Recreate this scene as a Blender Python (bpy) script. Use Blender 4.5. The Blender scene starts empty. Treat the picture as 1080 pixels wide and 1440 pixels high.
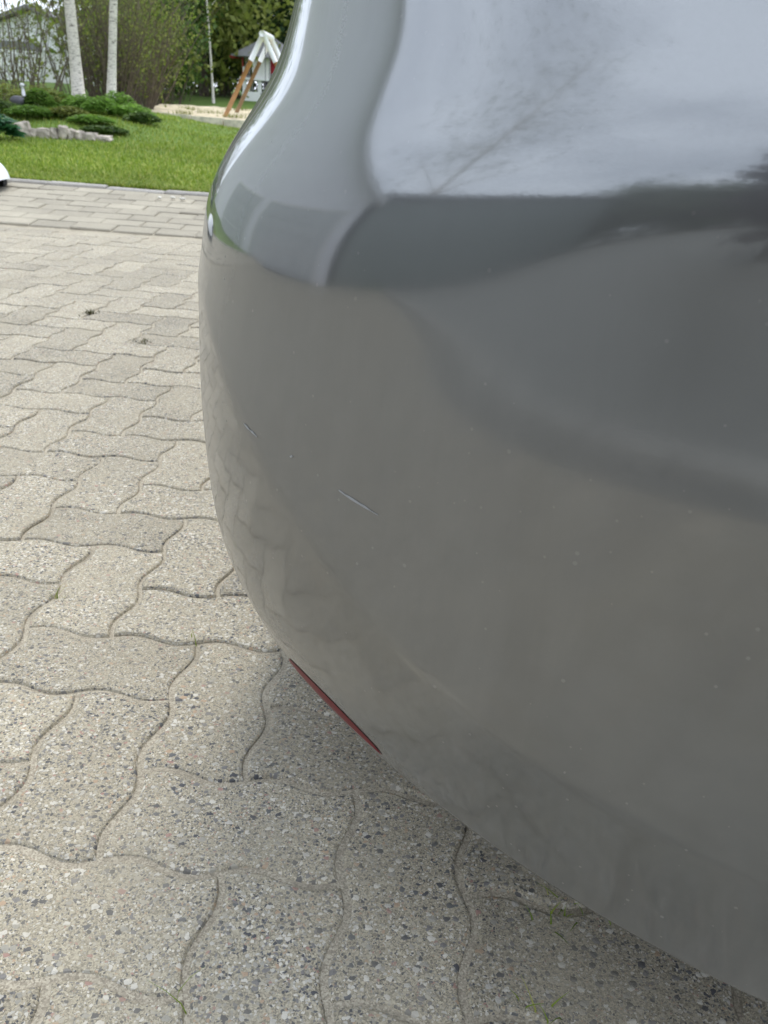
import bpy, bmesh, math, random
import numpy as np
from mathutils import Vector, Matrix, Euler, noise as mnoise
R = math.radians
random.seed(7)
rng = np.random.default_rng(7)
sc = bpy.context.scene
C = sc.collection

# ------------------------------------------------------------------ camera
CAM_H = 0.6275
PITCH, ROLL = 0.4644, 0.0686
r0 = Vector((1, 0, 0)); fw = Vector((0, math.cos(PITCH), -math.sin(PITCH))); up0 = Vector((0, math.sin(PITCH), math.cos(PITCH)))
ri = r0*math.cos(ROLL) + up0*math.sin(ROLL); upv = -r0*math.sin(ROLL) + up0*math.cos(ROLL)
cam = bpy.data.cameras.new('camera'); camo = bpy.data.objects.new('camera', cam); C.objects.link(camo)
M = Matrix((ri, upv, -fw)).transposed().to_4x4(); M.translation = (0, 0, CAM_H); camo.matrix_world = M
cam.sensor_fit = 'VERTICAL'; cam.sensor_height = 36; cam.lens = 28.0
cam.dof.use_dof = True; cam.dof.focus_distance = .62; cam.dof.aperture_fstop = 18
cam.clip_start = 0.02; cam.clip_end = 2000
sc.camera = camo

# ------------------------------------------------------------------ sky, sun, exposure
SUN_EL, SUN_AZ = 57, 84            # azimuth of the sun measured from +X towards +Y
w = bpy.data.worlds.new('World'); sc.world = w; w.use_nodes = True
nt = w.node_tree; nt.nodes.clear()
def wn(t, **k):
    n = nt.nodes.new(t)
    for a, b in k.items(): setattr(n, a, b)
    return n
sky = wn('ShaderNodeTexSky', sky_type='NISHITA', sun_disc=False, sun_elevation=R(SUN_EL), sun_rotation=R(90-SUN_AZ), dust_density=2.0)
tc = wn('ShaderNodeTexCoord')
mp = wn('ShaderNodeMapping'); mp.inputs['Scale'].default_value = (1, 1, 2.2)
cn = wn('ShaderNodeTexNoise'); cn.inputs['Scale'].default_value = 1.7; cn.inputs['Detail'].default_value = 7; cn.inputs['Roughness'].default_value = .55
cr = wn('ShaderNodeValToRGB'); cr.color_ramp.elements[0].position = .30; cr.color_ramp.elements[0].color = (.45, .45, .45, 1); cr.color_ramp.elements[1].position = .56; cr.color_ramp.elements[1].color = (.92, .92, .92, 1)
mx = wn('ShaderNodeMix', data_type='RGBA'); mx.inputs['B'].default_value = (14.2, 15.6, 17.8, 1)
bg = wn('ShaderNodeBackground'); bg.inputs['Strength'].default_value = .11
wo = wn('ShaderNodeOutputWorld')
L = nt.links.new
L(tc.outputs['Generated'], mp.inputs['Vector']); L(mp.outputs[0], cn.inputs['Vector']); L(cn.outputs['Fac'], cr.inputs['Fac'])
L(cr.outputs['Color'], mx.inputs['Factor']); L(sky.outputs[0], mx.inputs['A']); L(mx.outputs['Result'], bg.inputs['Color']); L(bg.outputs[0], wo.inputs['Surface'])
sl = bpy.data.lights.new('sun', 'SUN'); sl.energy = 1.5; sl.angle = R(22); sl.color = (1, .93, .80)
so = bpy.data.objects.new('sun', sl); C.objects.link(so)
sd = Vector((math.cos(R(SUN_EL))*math.cos(R(SUN_AZ)), math.cos(R(SUN_EL))*math.sin(R(SUN_AZ)), math.sin(R(SUN_EL))))
so.rotation_euler = sd.to_track_quat('Z', 'Y').to_euler(); so.location = sd*30
vs = sc.view_settings; vs.view_transform = 'Standard'; vs.look = 'None'; vs.exposure = 0.32; vs.gamma = 1; vs.use_curve_mapping = False
sc.render.engine = 'CYCLES'
sc.cycles.use_denoising = True

# ------------------------------------------------------------------ helpers
class MB:
    def __init__(s): s.v = []; s.f = []
    def add(s, v, f):
        o = len(s.v); s.v += [tuple(p) for p in v]; s.f += [tuple(i+o for i in q) for q in f]; return s
    def box(s, x0, x1, y0, y1, z0, z1):
        return s.add([(x0,y0,z0),(x1,y0,z0),(x1,y1,z0),(x0,y1,z0),(x0,y0,z1),(x1,y0,z1),(x1,y1,z1),(x0,y1,z1)],
                     [(3,2,1,0),(4,5,6,7),(0,1,5,4),(1,2,6,5),(2,3,7,6),(3,0,4,7)])
    def tube(s, pts, rad, n=6, cap=True):
        pts = [Vector(p) for p in pts]; V = []
        for i, p in enumerate(pts):
            d = (pts[min(i+1, len(pts)-1)] - pts[max(i-1, 0)]).normalized()
            a = d.cross(Vector((0, 0, 1)) if abs(d.z) < .9 else Vector((1, 0, 0))).normalized(); b = d.cross(a)
            rr = rad[i] if hasattr(rad, '__len__') else rad
            for k in range(n):
                t = 2*math.pi*k/n; V.append(p + a*math.cos(t)*rr + b*math.sin(t)*rr)
        F = []
        for i in range(len(pts)-1):
            for k in range(n):
                F.append((i*n+k, i*n+(k+1) % n, (i+1)*n+(k+1) % n, (i+1)*n+k))
        if cap: F += [tuple(range(n)), tuple(range((len(pts)-1)*n+n-1, (len(pts)-1)*n-1, -1))]
        return s.add(V, F)
    def grid(s, P, flip=False):
        P = np.asarray(P); a, b = P.shape[:2]
        F = [(i*b+j, i*b+j+1, (i+1)*b+j+1, (i+1)*b+j) for i in range(a-1) for j in range(b-1)]
        if flip: F = [q[::-1] for q in F]
        return s.add(P.reshape(-1, 3).tolist(), F)
    def ell(s, c, r, nu=14, nv=8, rot=None):
        V = []; F = []
        for i in range(nv+1):
            th = math.pi*i/nv
            for k in range(nu):
                ph = 2*math.pi*k/nu
                p = Vector((r[0]*math.sin(th)*math.cos(ph), r[1]*math.sin(th)*math.sin(ph), r[2]*math.cos(th)))
                if rot: p = rot @ p
                V.append(p + Vector(c))
        for i in range(nv):
            for k in range(nu): F.append((i*nu+k, (i+1)*nu+k, (i+1)*nu+(k+1) % nu, i*nu+(k+1) % nu))
        return s.add(V, F)
    def mesh(s, name, mat=None, smooth=False):
        me = bpy.data.meshes.new(name); me.from_pydata(s.v, [], s.f); me.validate(); me.update()
        if mat: me.materials.append(mat)
        if smooth: me.shade_smooth()
        return me
    def build(s, name, mat=None, parent=None, smooth=False, loc=(0, 0, 0)):
        return link(name, s.mesh(name, mat, smooth), parent, loc)
def link(name, data, parent=None, loc=(0, 0, 0)):
    o = bpy.data.objects.new(name, data); C.objects.link(o); o.location = loc
    if parent: o.parent = parent
    return o
def tag(o, label=None, cat=None, group=None, kind=None):
    for k, v in (('label', label), ('category', cat), ('group', group), ('kind', kind)):
        if v: o[k] = v
    return o
def thing(name, loc, label, cat, group=None, rz=0):
    o = link(name, None, None, loc); o.rotation_euler.z = rz
    return tag(o, label, cat, group)
def copy_tree(o, parent=None):
    c = o.copy(); C.objects.link(c); c.parent = parent
    for ch in list(o.children): copy_tree(ch, c)
    return c

# ------------------------------------------------------------------ materials
class NT:
    def __init__(s, name):
        s.m = bpy.data.materials.new(name); s.m.use_nodes = True; s.t = s.m.node_tree; s.b = s.t.nodes['Principled BSDF']; s.L = s.t.links.new
        s._pos = None
    def n(s, t, **k):
        x = s.t.nodes.new(t)
        for a, b in k.items():
            if a in ('operation', 'blend_type', 'data_type', 'feature', 'distance', 'noise_dimensions', 'voronoi_dimensions', 'interpolation_type', 'clamp'): setattr(x, a, b)
            else: x.inputs[a].default_value = b
        return x
    def pos(s, scale=None):
        if s._pos is None: s._pos = s.t.nodes.new('ShaderNodeNewGeometry').outputs['Position']
        if scale is None: return s._pos
        v = s.n('ShaderNodeVectorMath', operation='MULTIPLY'); s.L(s._pos, v.inputs[0]); v.inputs[1].default_value = scale; return v.outputs[0]
    def noise(s, scale, detail=4, rough=.5, vec=None, dist=0):
        x = s.n('ShaderNodeTexNoise', Scale=scale, Detail=detail, Roughness=rough, Distortion=dist); s.L(vec or s.pos(), x.inputs['Vector']); return x.outputs['Fac']
    def vor(s, scale, vec=None, feature='F1'):
        x = s.n('ShaderNodeTexVoronoi', Scale=scale, feature=feature); s.L(vec or s.pos(), x.inputs['Vector']); return x
    def ramp(s, fac, stops, const=False):
        x = s.t.nodes.new('ShaderNodeValToRGB'); e = x.color_ramp.elements
        if const: x.color_ramp.interpolation = 'CONSTANT'
        while len(e) < len(stops): e.new(.5)
        for q, (p, c) in zip(e, stops):
            q.position = p; q.color = (c, c, c, 1) if not hasattr(c, '__len__') else (*c, 1)
        s.L(fac, x.inputs['Fac']); return x.outputs['Color']
    def mix(s, fac, a, b, blend='MIX'):
        x = s.n('ShaderNodeMix', data_type='RGBA', blend_type=blend)
        for k, v in (('Factor', fac), ('A', a), ('B', b)):
            if hasattr(v, 'is_linked'): s.L(v, x.inputs[k])
            else: x.inputs[k].default_value = (*v, 1) if hasattr(v, '__len__') else v
        return x.outputs['Result']
    def math(s, op, a, b=0., c=None):
        x = s.n('ShaderNodeMath', operation=op)
        for i, v in enumerate((a, b) if c is None else (a, b, c)):
            if hasattr(v, 'is_linked'): s.L(v, x.inputs[i])
            else: x.inputs[i].default_value = v
        return x.outputs[0]
    def set(s, **k):
        for a, v in k.items():
            i = s.b.inputs[a.replace('_', ' ')]
            if hasattr(v, 'is_linked'): s.L(v, i)
            else: i.default_value = (*v, 1) if hasattr(v, '__len__') and len(v) == 3 else v
        return s
    def bump(s, h, strength=.5, dist=.002, normal=None):
        x = s.n('ShaderNodeBump', Strength=strength, Distance=dist); s.L(h, x.inputs['Height'])
        if normal is not None: s.L(normal, x.inputs['Normal'])
        s.L(x.outputs['Normal'], s.b.inputs['Normal']); return x.outputs['Normal']
    def island(s): return s.t.nodes.new('ShaderNodeNewGeometry').outputs['Random Per Island']
    def objrand(s): return s.t.nodes.new('ShaderNodeObjectInfo').outputs['Random']

def plain(name, col, rough=.6, metallic=0., var=.15, scale=6., bump=0., coat=0.):
    t = NT(name); n = t.noise(scale, 5)
    c2 = tuple(min(1, c*(1-var)) for c in col); c3 = tuple(min(1, c*(1+var)) for c in col)
    t.set(Base_Color=t.ramp(n, [(.3, c2), (.7, c3)]), Roughness=rough, Metallic=metallic)
    if coat: t.set(Coat_Weight=coat, Coat_Roughness=.05)
    if bump: t.bump(t.noise(scale*8, 4), .5, bump)
    return t.m

def mat_aggregate(name, matrix, stones, s1=165., dark=0.):
    """washed concrete: pebbles of several colours in a sandy matrix"""
    t = NT(name)
    warp = t.n('ShaderNodeTexNoise', Scale=300., Detail=1.); t.L(t.pos(), warp.inputs['Vector'])
    wv = t.n('ShaderNodeVectorMath', operation='MULTIPLY_ADD'); t.L(warp.outputs['Color'], wv.inputs[0]); wv.inputs[1].default_value = (.0035,)*3; t.L(t.pos(), wv.inputs[2])
    sq = t.n('ShaderNodeVectorMath', operation='MULTIPLY'); t.L(wv.outputs[0], sq.inputs[0]); sq.inputs[1].default_value = (1, 1.25, 1)
    v1 = t.vor(s1, sq.outputs[0]); v2 = t.vor(s1*2.3, wv.outputs[0]); v3 = t.vor(s1*5, wv.outputs[0])
    def sep(c):
        x = t.n('ShaderNodeSeparateColor'); t.L(c, x.inputs[0]); return x.outputs
    a = sep(v1.outputs['Color']); b = sep(v2.outputs['Color']); d = sep(v3.outputs['Color'])
    c1 = t.ramp(a[0], stones, True); c2 = t.ramp(b[0], stones, True); c3 = t.ramp(d[0], [(0, [x*.5 for x in matrix]), (.5, matrix), (1, [min(1, x*1.5) for x in matrix])])
    # pebble masks: inside of cell and only some cells; size varies
    m1 = t.math('MULTIPLY', t.math('LESS_THAN', v1.outputs['Distance'], t.math('MULTIPLY_ADD', a[2], .5, .12)), t.math('GREATER_THAN', a[1], .34))
    m2 = t.math('MULTIPLY', t.math('LESS_THAN', v2.outputs['Distance'], t.math('MULTIPLY_ADD', b[2], .45, .2)), t.math('GREATER_THAN', b[1], .2))
    col = t.mix(m2, c3, c2); col = t.mix(m1, col, c1)
    big = t.ramp(t.noise(3.3, 4, .6), [(.3, .84), (.7, 1.1)]); col = t.mix(1., col, big, 'MULTIPLY')
    per = t.ramp(t.objrand(), [(0, .82), (.5, 1.), (1, 1.1)]); col = t.mix(1., col, per, 'MULTIPLY')
    dust = t.math('MULTIPLY', t.ramp(t.noise(7.5, 5, .62), [(.42, 0), (.72, 1)]), .55)
    col = t.mix(dust, col, [x*1.02 for x in matrix])
    hgt = t.math('ADD', t.math('MULTIPLY', m1, t.math('SUBTRACT', .6, v1.outputs['Distance'])), t.math('MULTIPLY', m2, .3))
    hgt = t.math('ADD', hgt, t.math('MULTIPLY', t.noise(900, 3), .35))
    t.set(Base_Color=col, Roughness=.85); t.bump(hgt, .8, .0016)
    return t.m
STONES = [(0, (.62, .58, .5)), (.16, (.34, .32, .27)), (.30, (.085, .085, .09)), (.46, (.42, .38, .30)), (.60, (.20, .19, .18)), (.72, (.5, .47, .41)), (.84, (.13, .13, .13)), (.93, (.42, .30, .20)), (.97, (.36, .22, .18))]
m_paver = mat_aggregate('washed_concrete', (.345, .305, .225), STONES)
m_paver2 = mat_aggregate('smooth_concrete', (.355, .32, .25), [(0, (.42, .38, .3)), (.4, (.30, .27, .215)), (.7, (.37, .33, .26)), (.93, (.22, .2, .17))], 260)
t = NT('joint_sand'); g = t.vor(700); gs = t.n('ShaderNodeSeparateColor'); t.L(g.outputs['Color'], gs.inputs[0])
cs = t.ramp(gs.outputs[0], [(0, (.24, .21, .16)), (.5, (.37, .325, .25)), (1, (.5, .45, .35))])
cs = t.mix(t.ramp(t.noise(14, 5, .6), [(.48, 0), (.72, .6)]), cs, (.20, .175, .13))
t.set(Base_Color=cs, Roughness=.95); t.bump(t.noise(600, 4), .8, .0015); m_sand = t.m
m_kerb = mat_aggregate('kerb_concrete', (.40, .375, .34), [(0, (.45, .42, .38)), (.4, (.32, .3, .28)), (.75, (.25, .24, .23))], 200)
t = NT('lawn_soil'); t.set(Base_Color=t.ramp(t.noise(5, 6, .6), [(.3, (.08, .14, .018)), (.55, (.12, .20, .028)), (.75, (.17, .24, .04))]), Roughness=.95); t.bump(t.noise(60, 4), .6, .02); m_lawn = t.m

m_yard = mat_aggregate('worn_asphalt', (.20, .20, .185), [(0, (.25, .25, .23)), (.4, (.17, .17, .158)), (.8, (.27, .26, .23))], 90)
def mat_leaf(name, stops, trans=.35, rough=.55):
    t = NT(name); col = t.ramp(t.island(), stops)
    pn = t.ramp(t.noise(.9, 3), [(.3, .75), (.7, 1.2)]); col = t.mix(1., col, pn, 'MULTIPLY')
    t.set(Base_Color=col, Roughness=rough, Specular_IOR_Level=.25)
    tr = t.n('ShaderNodeBsdfTranslucent'); t.L(col, tr.inputs['Color'])
    ms = t.n('ShaderNodeMixShader', Fac=trans); t.L(t.b.outputs[0], ms.inputs[1]); t.L(tr.outputs[0], ms.inputs[2])
    t.L(ms.outputs[0], t.t.nodes['Material Output'].inputs['Surface']); return t.m
m_grass = mat_leaf('grass_blades', [(0, (.11, .18, .018)), (.45, (.20, .29, .03)), (.8, (.30, .37, .05)), (1, (.46, .44, .15))], .35)
m_leaf_birch = mat_leaf('birch_leaves', [(0, (.10, .17, .02)), (.5, (.17, .25, .035)), (1, (.26, .32, .06))], .45)
m_leaf_mid = mat_leaf('mid_leaves', [(0, (.045, .09, .02)), (.5, (.08, .15, .03)), (1, (.15, .22, .05))], .4)
m_leaf_dark = mat_leaf('dark_leaves', [(0, (.02, .045, .018)), (.5, (.035, .075, .025)), (1, (.06, .12, .035))], .3)
m_leaf_yel = mat_leaf('spring_leaves', [(0, (.13, .16, .03)), (.5, (.2, .24, .05)), (1, (.3, .32, .09))], .45)
m_leaf_plant = mat_leaf('bed_leaves', [(0, (.10, .19, .03)), (.5, (.17, .31, .05)), (1, (.26, .42, .09))], .55)
m_leaf_hedge = mat_leaf('hedge_leaves', [(0, (.10, .13, .075)), (.5, (.15, .18, .11)), (1, (.2, .23, .14))], .45)
m_leaf_pale = mat_leaf('pale_leaves', [(0, (.2, .21, .15)), (.5, (.28, .29, .22)), (1, (.36, .37, .3))], .55)
m_leaf_purple = mat_leaf('purple_leaves', [(0, (.045, .03, .036)), (.5, (.07, .046, .055)), (1, (.10, .065, .075))], .2)
m_leaf_hosta = mat_leaf('hosta_leaves', [(0, (.015, .07, .03)), (.5, (.035, .12, .05)), (1, (.07, .2, .07))], .25, .35)
m_twig = plain('brown_twigs', (.115, .09, .062), .9, 0, .35, 20)
m_bark = plain('dark_bark', (.10, .08, .06), .95, 0, .4, 18, .01)
t = NT('birch_bark'); mk = t.noise(5, 6, .7, t.pos((3, 3, 14)))
t.set(Base_Color=t.ramp(mk, [(.36, (.07, .06, .05)), (.42, (.38, .34, .29)), (.47, (.62, .57, .50)), (.75, (.74, .69, .62))]), Roughness=.8); t.bump(mk, .5, .01); m_birch = t.m
m_stone = plain('field_stone', (.44, .38, .32), .9, 0, .5, 14, .02)
m_pale = plain('pale_stone', (.6, .57, .5), .9, 0, .15, 30)
m_slab = plain('pale_timber', (.60, .54, .44), .85, 0, .3, 9, .004)
m_sandy = plain('dry_sand', (.55, .47, .33), .95, 0, .3, 6, .01)
m_white = plain('white_paint', (.78, .78, .77), .55, 0, .05, 4)
m_wood = plain('orange_timber', (.40, .20, .075), .6, 0, .25, 9)
m_wood_d = plain('brown_timber', (.22, .13, .055), .7, 0, .25, 9)
m_roofgrey = plain('grey_roofing', (.21, .21, .215), .8, 0, .15, 8)
m_red = plain('red_cloth', (.33, .025, .035), .9, 0, .2, 9)
m_navy = plain('navy_cloth', (.02, .022, .05), .9, 0, .2, 9)
m_redpaint = plain('red_paint', (.36, .04, .03), .6, 0, .15, 8)
m_wallw = plain('white_render', (.74, .73, .71), .8, 0, .06, 2)
m_greyboard = plain('grey_boarding', (.84, .83, .87), .75, 0, .06, 3)
m_rooflight = plain('light_roofing', (.55, .55, .56), .8, 0, .08, 5)
m_barn = plain('green_grey_boards', (.21, .235, .215), .8, 0, .2, 5)
m_doorgrey = plain('door_grey', (.54, .55, .55), .6, 0, .05, 3)
m_baseshade = plain('base_shade', (.02, .02, .022), .8)  # near-black tone painting the shade line below the garage doors
m_glass = plain('window_glass', (.025, .03, .034), .06, 0, .05, 3)
m_ornw = plain('ornament_white', (.68, .67, .69), .5, 0, .08, 30)
m_ornd = plain('ornament_grey', (.10, .095, .11), .6, 0, .2, 30)
m_plastw = plain('white_plastic', (.83, .84, .85), .28, 0, .02, 5)
m_black = plain('black_rubber', (.022, .022, .024), .75, 0, .2, 20)
m_rim = plain('alloy', (.5, .51, .52), .3, 1, .05, 4)
m_redlens = plain('red_lens', (.13, .006, .011), .42, 0, .08, 60)
m_under = plain('underbody', (.02, .02, .02), .9)
m_lip = plain('bumper_lip', (.27, .27, .255), .5, 0, .1, 30)
m_seam = plain('dark_seam', (.10, .10, .097), .7, 0, .1, 30)
m_scratch = plain('scratch', (.30, .30, .295), .9, 0, .1, 200)
m_plate = plain('plate', (.75, .75, .73), .4, 0, .05, 9)
m_moss = mat_leaf('moss', [(0, (.05, .05, .02)), (.6, (.09, .085, .03)), (1, (.13, .11, .05))], .2)

# metallic grey car paint with clear coat, thin road dust and wipe streaks
t = NT('grey_metallic_paint')
fl = t.vor(2600); fs = t.n('ShaderNodeSeparateColor'); t.L(fl.outputs['Color'], fs.inputs[0])
base = t.ramp(fs.outputs[0], [(0, (.225, .232, .236)), (1, (.272, .280, .285))])
dust = t.ramp(t.noise(9, 7, .65), [(.45, 0), (.8, 1)])
streak = t.ramp(t.noise(26, 5, .6, t.pos((1, 1, .12))), [(.5, 0), (.78, 1)])
zs = t.n('ShaderNodeSeparateXYZ'); t.L(t.pos(), zs.inputs[0])
low = t.ramp(t.math('MULTIPLY', zs.outputs['Z'], 1.), [(.2, 1), (.50, .45), (.60, .12)])
film = t.math('MULTIPLY', t.math('MULTIPLY_ADD', streak, .5, t.math('MULTIPLY_ADD', dust, .5, .25)), low)
t.set(Base_Color=base, Metallic=.92, Roughness=t.math('MULTIPLY_ADD', film, .12, .085), Coat_Weight=1., Coat_Roughness=t.math('MULTIPLY_ADD', film, .10, .03), Coat_IOR=1.5)
df = t.n('ShaderNodeBsdfDiffuse', Roughness=.5); df.inputs['Color'].default_value = (.36, .35, .32, 1)
gl = t.n('ShaderNodeBsdfGlossy', Roughness=.5); gl.inputs['Color'].default_value = (.255, .26, .262, 1)
m0 = t.n('ShaderNodeMixShader', Fac=.36); t.L(t.b.outputs[0], m0.inputs[1]); t.L(gl.outputs[0], m0.inputs[2])
sp = t.vor(240); spc = t.n('ShaderNodeSeparateColor'); t.L(sp.outputs['Color'], spc.inputs[0])
speck = t.math('MULTIPLY', t.math('GREATER_THAN', spc.outputs[0], .93), t.math('LESS_THAN', sp.outputs['Distance'], t.math('MULTIPLY_ADD', spc.outputs[1], .2, .06)))
speck = t.math('MULTIPLY', speck, t.math('MULTIPLY_ADD', low, .3, .05))
ms = t.n('ShaderNodeMixShader'); t.L(t.math('MAXIMUM', t.math('MULTIPLY', film, .20), speck), ms.inputs[0]); t.L(m0.outputs[0], ms.inputs[1]); t.L(df.outputs[0], ms.inputs[2])
t.L(ms.outputs[0], t.t.nodes['Material Output'].inputs['Surface'])
t.bump(t.noise(420, 2), .03, .0004)
m_paint = t.m

# ------------------------------------------------------------------ terrain
EDGE_A = -0.028                                        # paving rows run at this angle to X
GY = [(-60, .0), (4.1, 0), (5.06, .10), (9, .105), (14, .17), (18, .20), (20, .24), (23, .45), (26, .69), (40, 1.0), (90, 1.8), (400, 3)]
def row(x, y): return y*math.cos(EDGE_A) - x*math.sin(EDGE_A)      # distance across the paving rows
def G(x, y):
    z = float(np.interp(row(x, y), [a for a, b in GY], [b for a, b in GY]))
    dx = max(0, abs(x+7.8)-3.4); dy = max(0, abs(y-13.0)-1.6)
    return z + .20*math.exp(-(dx*dx+dy*dy)/1.1)
LAWN_R = 5.10
ca, sa = math.cos(EDGE_A), math.sin(EDGE_A)
def ground(x, r): return (x*ca - r*sa, x*sa + r*ca)   # (along, across) -> world
# lawn sheet reaching the horizon
def sheet(xs, rs, dz):
    P = []
    for r_ in rs:
        P.append([(*ground(x, r_), G(*ground(x, r_)) + dz) for x in xs])
    return P
xs = [-400, -150, -60, -30] + list(np.arange(-20, 10.1, .5)) + [14, 25, 60, 150, 400]
rs = [LAWN_R+.13] + list(np.arange(5.5, 30, .4)) + [32, 36, 42, 60, 90, 200, 400]
lawn = tag(MB().grid(sheet(xs, rs, 0)).build('lawn', m_lawn, smooth=True), kind='structure')
tag(MB().grid(sheet(xs, [-400, -150, -60, -20, -10, -5, -2, -1.17], 0)).build('yard', m_yard, smooth=True), kind='structure')
for x0, x1 in ((-400, -8.9), (4.6, 400)):
    tag(MB().grid(sheet(np.linspace(x0, x1, 8), [-1.17, 0, 2, 4.1, LAWN_R+.13], 0)).build('verge', m_lawn, smooth=True), kind='structure')

# driveway: sand bed carrying the pavers
WAVY_END = 4.12
def sandP(xs, rs):
    P = []
    for r_ in rs:
        q = []
        for x in xs:
            X, Y = ground(x, r_); q.append((X, Y, G(X, Y) - .0041 + .0026*mnoise.noise(Vector((X*5, Y*5, 1))) + .0012*mnoise.noise(Vector((X*22, Y*22, 1)))))
        P.append(q)
    return P
driveway = tag(MB().grid(sandP(np.concatenate([np.arange(-8.9, -2.2, .2), np.arange(-2.2, .8, .03), np.arange(.8, 4.61, .2)]), np.concatenate([np.arange(-.9, 4.1, .035), np.arange(4.1, LAWN_R+.12, .05)]))).build('driveway', m_sand, smooth=True), kind='structure')
A = .1125; WA = .0068; JOINT = .0022; OX, OY = -.25294, .4956
def edge_wave(n, np_):
    return [(A*n*i/(np_*n), WA*math.sin(2*math.pi*i/np_)) for i in range(np_*n)]
def paver_outline(npn):
    """2:1 interlocking stone, its lower left corner at 0,0; edges wave with one S per unit"""
    P = [(a, b) for a, b in edge_wave(2, npn)]
    P += [(2*A - b, a) for a, b in edge_wave(1, npn)]
    P += [(2*A - a, A - b) for a, b in edge_wave(2, npn)]
    P += [(b, A - a) for a, b in edge_wave(1, npn)]
    return P
def inset(P, d):
    n = len(P); out = []
    for i in range(n):
        a = Vector(P[i-1]); b = Vector(P[i]); c = Vector(P[(i+1) % n])
        e = (c-a).normalized(); nrm = Vector((-e.y, e.x))
        k = 1.35 if i in corners(n) else 1.
        out.append(tuple(b + nrm*d*k))
    return out
def corners(n): u = n//6; return (0, 2*u, 3*u, 5*u)
def paver_mesh(npn, rings, name, mat):
    base = paver_outline(npn); mb = MB(); n = len(base); V = []; F = []
    cx, cy = A, A/2
    for d, z in rings:
        V += [(x-cx, y-cy, z) for x, y in inset(base, d)]
    for k in range(len(rings)-1):
        F += [(k*n+i, k*n+(i+1) % n, (k+1)*n+(i+1) % n, (k+1)*n+i) for i in range(n)]
    F.append(tuple((len(rings)-1)*n+i for i in range(n)))
    mb.add(V, F); return mb
pm_mb = paver_mesh(10, [(JOINT, -.03), (JOINT+.0004, -.0042), (JOINT+.0022, -.0012), (JOINT+.0048, 0)], 'paver', m_paver)
pm = pm_mb.mesh('paver', m_paver)
lo_mb = paver_mesh(4, [(JOINT, -.012), (JOINT+.001, -.003), (JOINT+.004, 0)], 'paver', m_paver)
def in_view(x, y):
    if y < .12 or y > 4.2: return False
    if x < -.56*y - .22: return False
    return x < (.62 - .75*y if y < .75 else .11 - .07*y - .1*min(y, 2.))
rest = MB(); nind = 0; cand = []
for j in range(-14, 34):
    for i in range(-80, 46):
        k = (i - j) % 4
        if k == 0: cx, cy, rz = (i+1)*A, (j+.5)*A, 0
        elif k == 3: cx, cy, rz = (i+.5)*A, (j+1)*A, math.pi/2
        else: continue
        gx, gy = cx+OX, cy+OY
        if not (-.9 < gy - .06 and gy + (.12 if rz else .06) < WAVY_END + .02 and -8.8 < gx < 4.5): continue
        cand.append((gx, gy, rz))
for gx, gy, rz in cand:
    X, Y = ground(gx, gy)
    tilt = (random.gauss(0, .0035), random.gauss(0, .0035)); dz = random.gauss(0, .0008)
    if in_view(X, Y) and nind < 298:
        o = link('paver', pm, driveway, (X, Y, G(X, Y)+dz)); o.rotation_euler = (tilt[0], tilt[1], rz + EDGE_A + random.gauss(0, .006)); nind += 1
    else:
        m = Matrix.Translation((X, Y, G(X, Y)+dz)) @ Euler((tilt[0]*.5, tilt[1]*.5, rz+EDGE_A)).to_matrix().to_4x4()
        rest.add([m @ Vector(v) for v in lo_mb.v], lo_mb.f)
tag(rest.build('outer_pavers', m_paver, driveway), kind='stuff')

# band of rectangular blocks climbing gently to the lawn, then the kerb
band = tag(MB().grid(sandP(np.arange(-8.9, 4.61, .3), [4.14, 4.5, LAWN_R])).build('paving_band', m_sand), kind='structure')
band.location.z = .0016
def block_mb(lx, ly, h=.06, ch=.005):
    mb = MB(); V = []
    for d, z in ((0, -h), (0, -ch), (ch, 0)):
        V += [(-lx/2+d, -ly/2+d, z), (lx/2-d, -ly/2+d, z), (lx/2-d, ly/2-d, z), (-lx/2+d, ly/2-d, z)]
    F = [(k*4+i, k*4+(i+1) % 4, k*4+4+(i+1) % 4, k*4+4+i) for k in range(2) for i in range(4)] + [(8, 9, 10, 11)]
    return mb.add(V, F)
BW, BD = .212, .1175
bm_ = block_mb(BW-.006, BD-.007).mesh('block_paver', m_paver2)
restb = MB(); bmb = block_mb(BW-.006, BD-.007)
slope = math.atan2(.10, .96)
nb = 0
for rI in range(8):
    r_ = 4.145 + BD/2 + rI*BD
    if r_ + BD/2 > LAWN_R + .0: break
    for cI in range(-41, 22):
        x = cI*BW + (.5*BW if rI % 2 else 0) + random.gauss(0, .002)
        X, Y = ground(x, r_); z = G(X, Y) + .005 + random.gauss(0, .0018)
        rot = Euler((slope + random.gauss(0, .008), random.gauss(0, .006), EDGE_A + random.gauss(0, .006)))
        if -2.75 < X < -.75 and nb < 120:
            o = link('block_paver', bm_, band, (X, Y, z-band.location.z)); o.rotation_euler = rot; nb += 1
        else:
            m = Matrix.Translation((X, Y, z-band.location.z)) @ rot.to_matrix().to_4x4(); restb.add([m @ Vector(v) for v in bmb.v], bmb.f)
tag(restb.build('outer_blocks', m_paver2, band), kind='stuff')
kerb = tag(MB().box(-8.9, 4.6, LAWN_R-.01, LAWN_R+.125, .0, .09).build('lawn_kerb', m_sand), kind='structure')
kerb.rotation_euler.z = EDGE_A
ks = block_mb(.36-.008, .085, .1, .008).mesh('kerb_stone', m_kerb)
for i in range(-24, 12):
    o = link('kerb_stone', ks, kerb, (i*.36 + random.gauss(0, .002), LAWN_R+.072, .118 + random.gauss(0, .003))); o.rotation_euler = (random.gauss(0, .02), random.gauss(0, .006), random.gauss(0, .008))
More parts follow.
